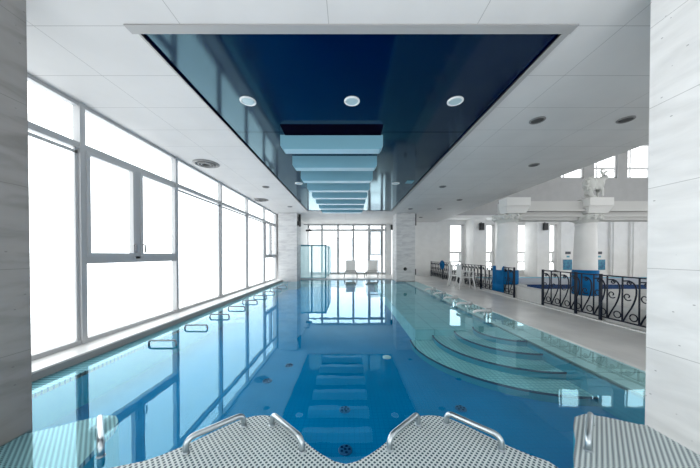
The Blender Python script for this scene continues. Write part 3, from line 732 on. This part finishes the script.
# ------------------------------------------------------------------ sun loungers at the far window
def lounger(x, lab, rz):
    t = thing('sun_lounger', lab, 'sun lounger', (0, 0, 0), 'white sun loungers at the far window')
    bxs('seat', [(-.27, .27, -.75, .45, .30, .335)], 'sling', t, bevel=.012)
    bm = B()
    v = [bm.verts.new(p) for p in ((-.26, .42, .33), (.26, .42, .33), (.26, .72, .96), (-.26, .72, .96), (-.26, .45, .31), (.26, .45, .31), (.26, .75, .94), (-.26, .75, .94))]
    for f in ((0,1,2,3), (4,7,6,5), (0,4,5,1), (1,5,6,2), (2,6,7,3), (3,7,4,0)): bm.faces.new([v[i] for i in f])
    obj('backrest', bm, 'sling', t, bevel=.01)
    for yy in (-.70, .35):
        bm = B(); tube(bm, [(-.38, yy, 0), (-.33, yy, .30), (-.30, yy, .34), (.30, yy, .34), (.33, yy, .30), (.38, yy, 0)], .018, 8); obj('leg_frame', bm, 'grey_metal', t, smooth=True)
    for s in (-1, 1):
        bm = B(); tube(bm, [(s*.28, -.75, .32), (s*.28, .45, .32), (s*.28, .75, .94)], .016, 8); obj('side_rail', bm, 'plastic', t, smooth=True)
    t.location = (x, 14.6, .022); t.rotation_euler = (0, 0, rz)
lounger(.10, 'white sun lounger facing the pool by the far window, left of two', 0)
lounger(1.35, 'white sun lounger facing the pool by the far window, right of two', math.radians(-10))

# ------------------------------------------------------------------ frosted shower cabin
t = thing('glass_cabin', 'frosted glass cabin with blue grey frame beside the far left pillar', 'glass cabin', (-1.9, 13.5, 0))
bxs('frame', [(-2.72, -2.66, 13.45, 13.51, .03, 1.84), (-2.04, -1.97, 13.45, 13.51, .03, 1.84), (-1.30, -1.22, 13.45, 13.51, .03, 1.84), (-2.72, -1.22, 13.45, 13.51, 1.78, 1.85),
    (-1.28, -1.22, 13.51, 16.6, 1.78, 1.85), (-1.28, -1.22, 16.5, 16.6, .03, 1.84), (-2.72, -1.22, 13.46, 13.50, .03, .08), (-1.28, -1.22, 15.0, 15.06, .03, 1.84)], 'teal_frame', t)
bxs('fixed_panel', [(-2.66, -2.04, 13.475, 13.485, .08, 1.78)], 'frosted', t)
bxs('door', [(-1.97, -1.30, 13.475, 13.485, .08, 1.78)], 'frosted', t)
bxs('side_panel', [(-1.255, -1.245, 13.51, 16.5, .05, 1.78)], 'frosted', t)

# ------------------------------------------------------------------ wall-mounted devices
t = thing('wall_speaker', 'slim black speaker high on the inner side of the far left pillar', 'speaker', (-2.54, 12.5, 2.9))
bxs('housing', [(-2.50, -2.40, 12.4, 12.55, 2.72, 3.32)], 'black', t, bevel=.01); bxs('bracket', [(-2.54, -2.50, 12.45, 12.5, 2.8, 3.2)], 'grey_metal', t)
bxs('control_box', [(-2.54, -2.44, 12.25, 12.36, 2.75, 2.95)], 'black', t)
t = thing('wall_speaker', 'slim black speaker high on the right side of the far right pillar', 'speaker', (3.23, 12.3, 2.9))
bxs('housing', [(3.235, 3.29, 12.22, 12.34, 2.75, 3.32)], 'black', t, bevel=.01)
tag(bxs('socket_box', [(3.235, 3.28, 12.22, 12.34, .33, .62)], 'black'), 'small black box low on the right side of the far right pillar', 'socket box')
bm = B(); lathe(bm, [(.07, 0), (.085, .02), (.05, .05)], 0, 0, 18)
o = obj('round_valve', bm, 'black'); o.rotation_euler = (PI/2, 0, 0); o.location = (2.74, 12.2, .62); tag(o, 'small round black valve on the face of the far right pillar', 'valve')
t = thing('camera_bracket', 'dark angled camera bracket on the wall above the frosted glass cabin', 'camera bracket', (-2.75, 15.2, 2.9))
bm = B(); tube(bm, [(-2.75, 15.2, 3.15), (-2.45, 15.2, 3.15), (-2.38, 15.2, 2.85)], .03, 8); obj('arm', bm, 'grey_metal', t)
bxs('head', [(-2.62, -2.28, 15.12, 15.28, 2.74, 2.84)], 'dark', t, bevel=.01)
t = thing('wall_speaker', 'narrow dark speaker at the top of the white column right of the far window', 'speaker', (2.8, 16.45, 3.0))
bxs('housing', [(2.74, 2.86, 16.4, 16.5, 2.95, 3.3)], 'black', t)
# posters and signs on the hall wall
for x0, x1, side in ((12.37, 12.93, 'left'), (14.30, 14.85, 'right')):
    t = thing('blue_poster', f'blue framed poster on the hall wall just {side} of the far round column', 'poster', ((x0+x1)/2, 14.49, 1.0))
    bxs('frame', [(x0, x1, 14.47, 14.5, .42, 1.06)], 'white_paint', t); bxs('print', [(x0+.02, x1-.02, 14.46, 14.47, .44, 1.04)], 'poster', t)
    xm = (x0+x1)/2 + (.06 if side == 'left' else -.05)
    tag(bxs('wall_sign', [(xm-.17, xm+.13, 14.48, 14.5, 1.35, 1.50)], 'sign'), f'small dark sign above the blue poster {side} of the far round column', 'sign')
    tag(bxs('wall_switch', [(xm-.09, xm+.07, 14.48, 14.5, 1.16, 1.26)], 'teal_frame'), f'small teal plate between sign and poster {side} of the far round column', 'plate')

# ------------------------------------------------------------------ pale buildings outside the far window
def building(x0, x1, y, z1, lab, nx, nz):
    t = thing('apartment_building', lab, 'building', ((x0+x1)/2, y, -4))
    bxs('facade', [(x0, x1, y, y+6, -4, z1)], 'building', t)
    for i in range(nx):
        for j in range(nz):
            wx = (x1-x0)/nx; wz = (z1+3)/nz
            bxs('window', [(x0+wx*(i+.2), x0+wx*(i+.8), y-.05, y, -3+wz*(j+.25), -3+wz*(j+.8))], 'building_glass', t)
building(-3.5, 2.5, 42, 4.2, 'pale building with blue windows outside the far window, left one', 4, 4)
building(3.5, 9.5, 46, 6.5, 'pale building with blue windows outside the far window, right one', 4, 5)
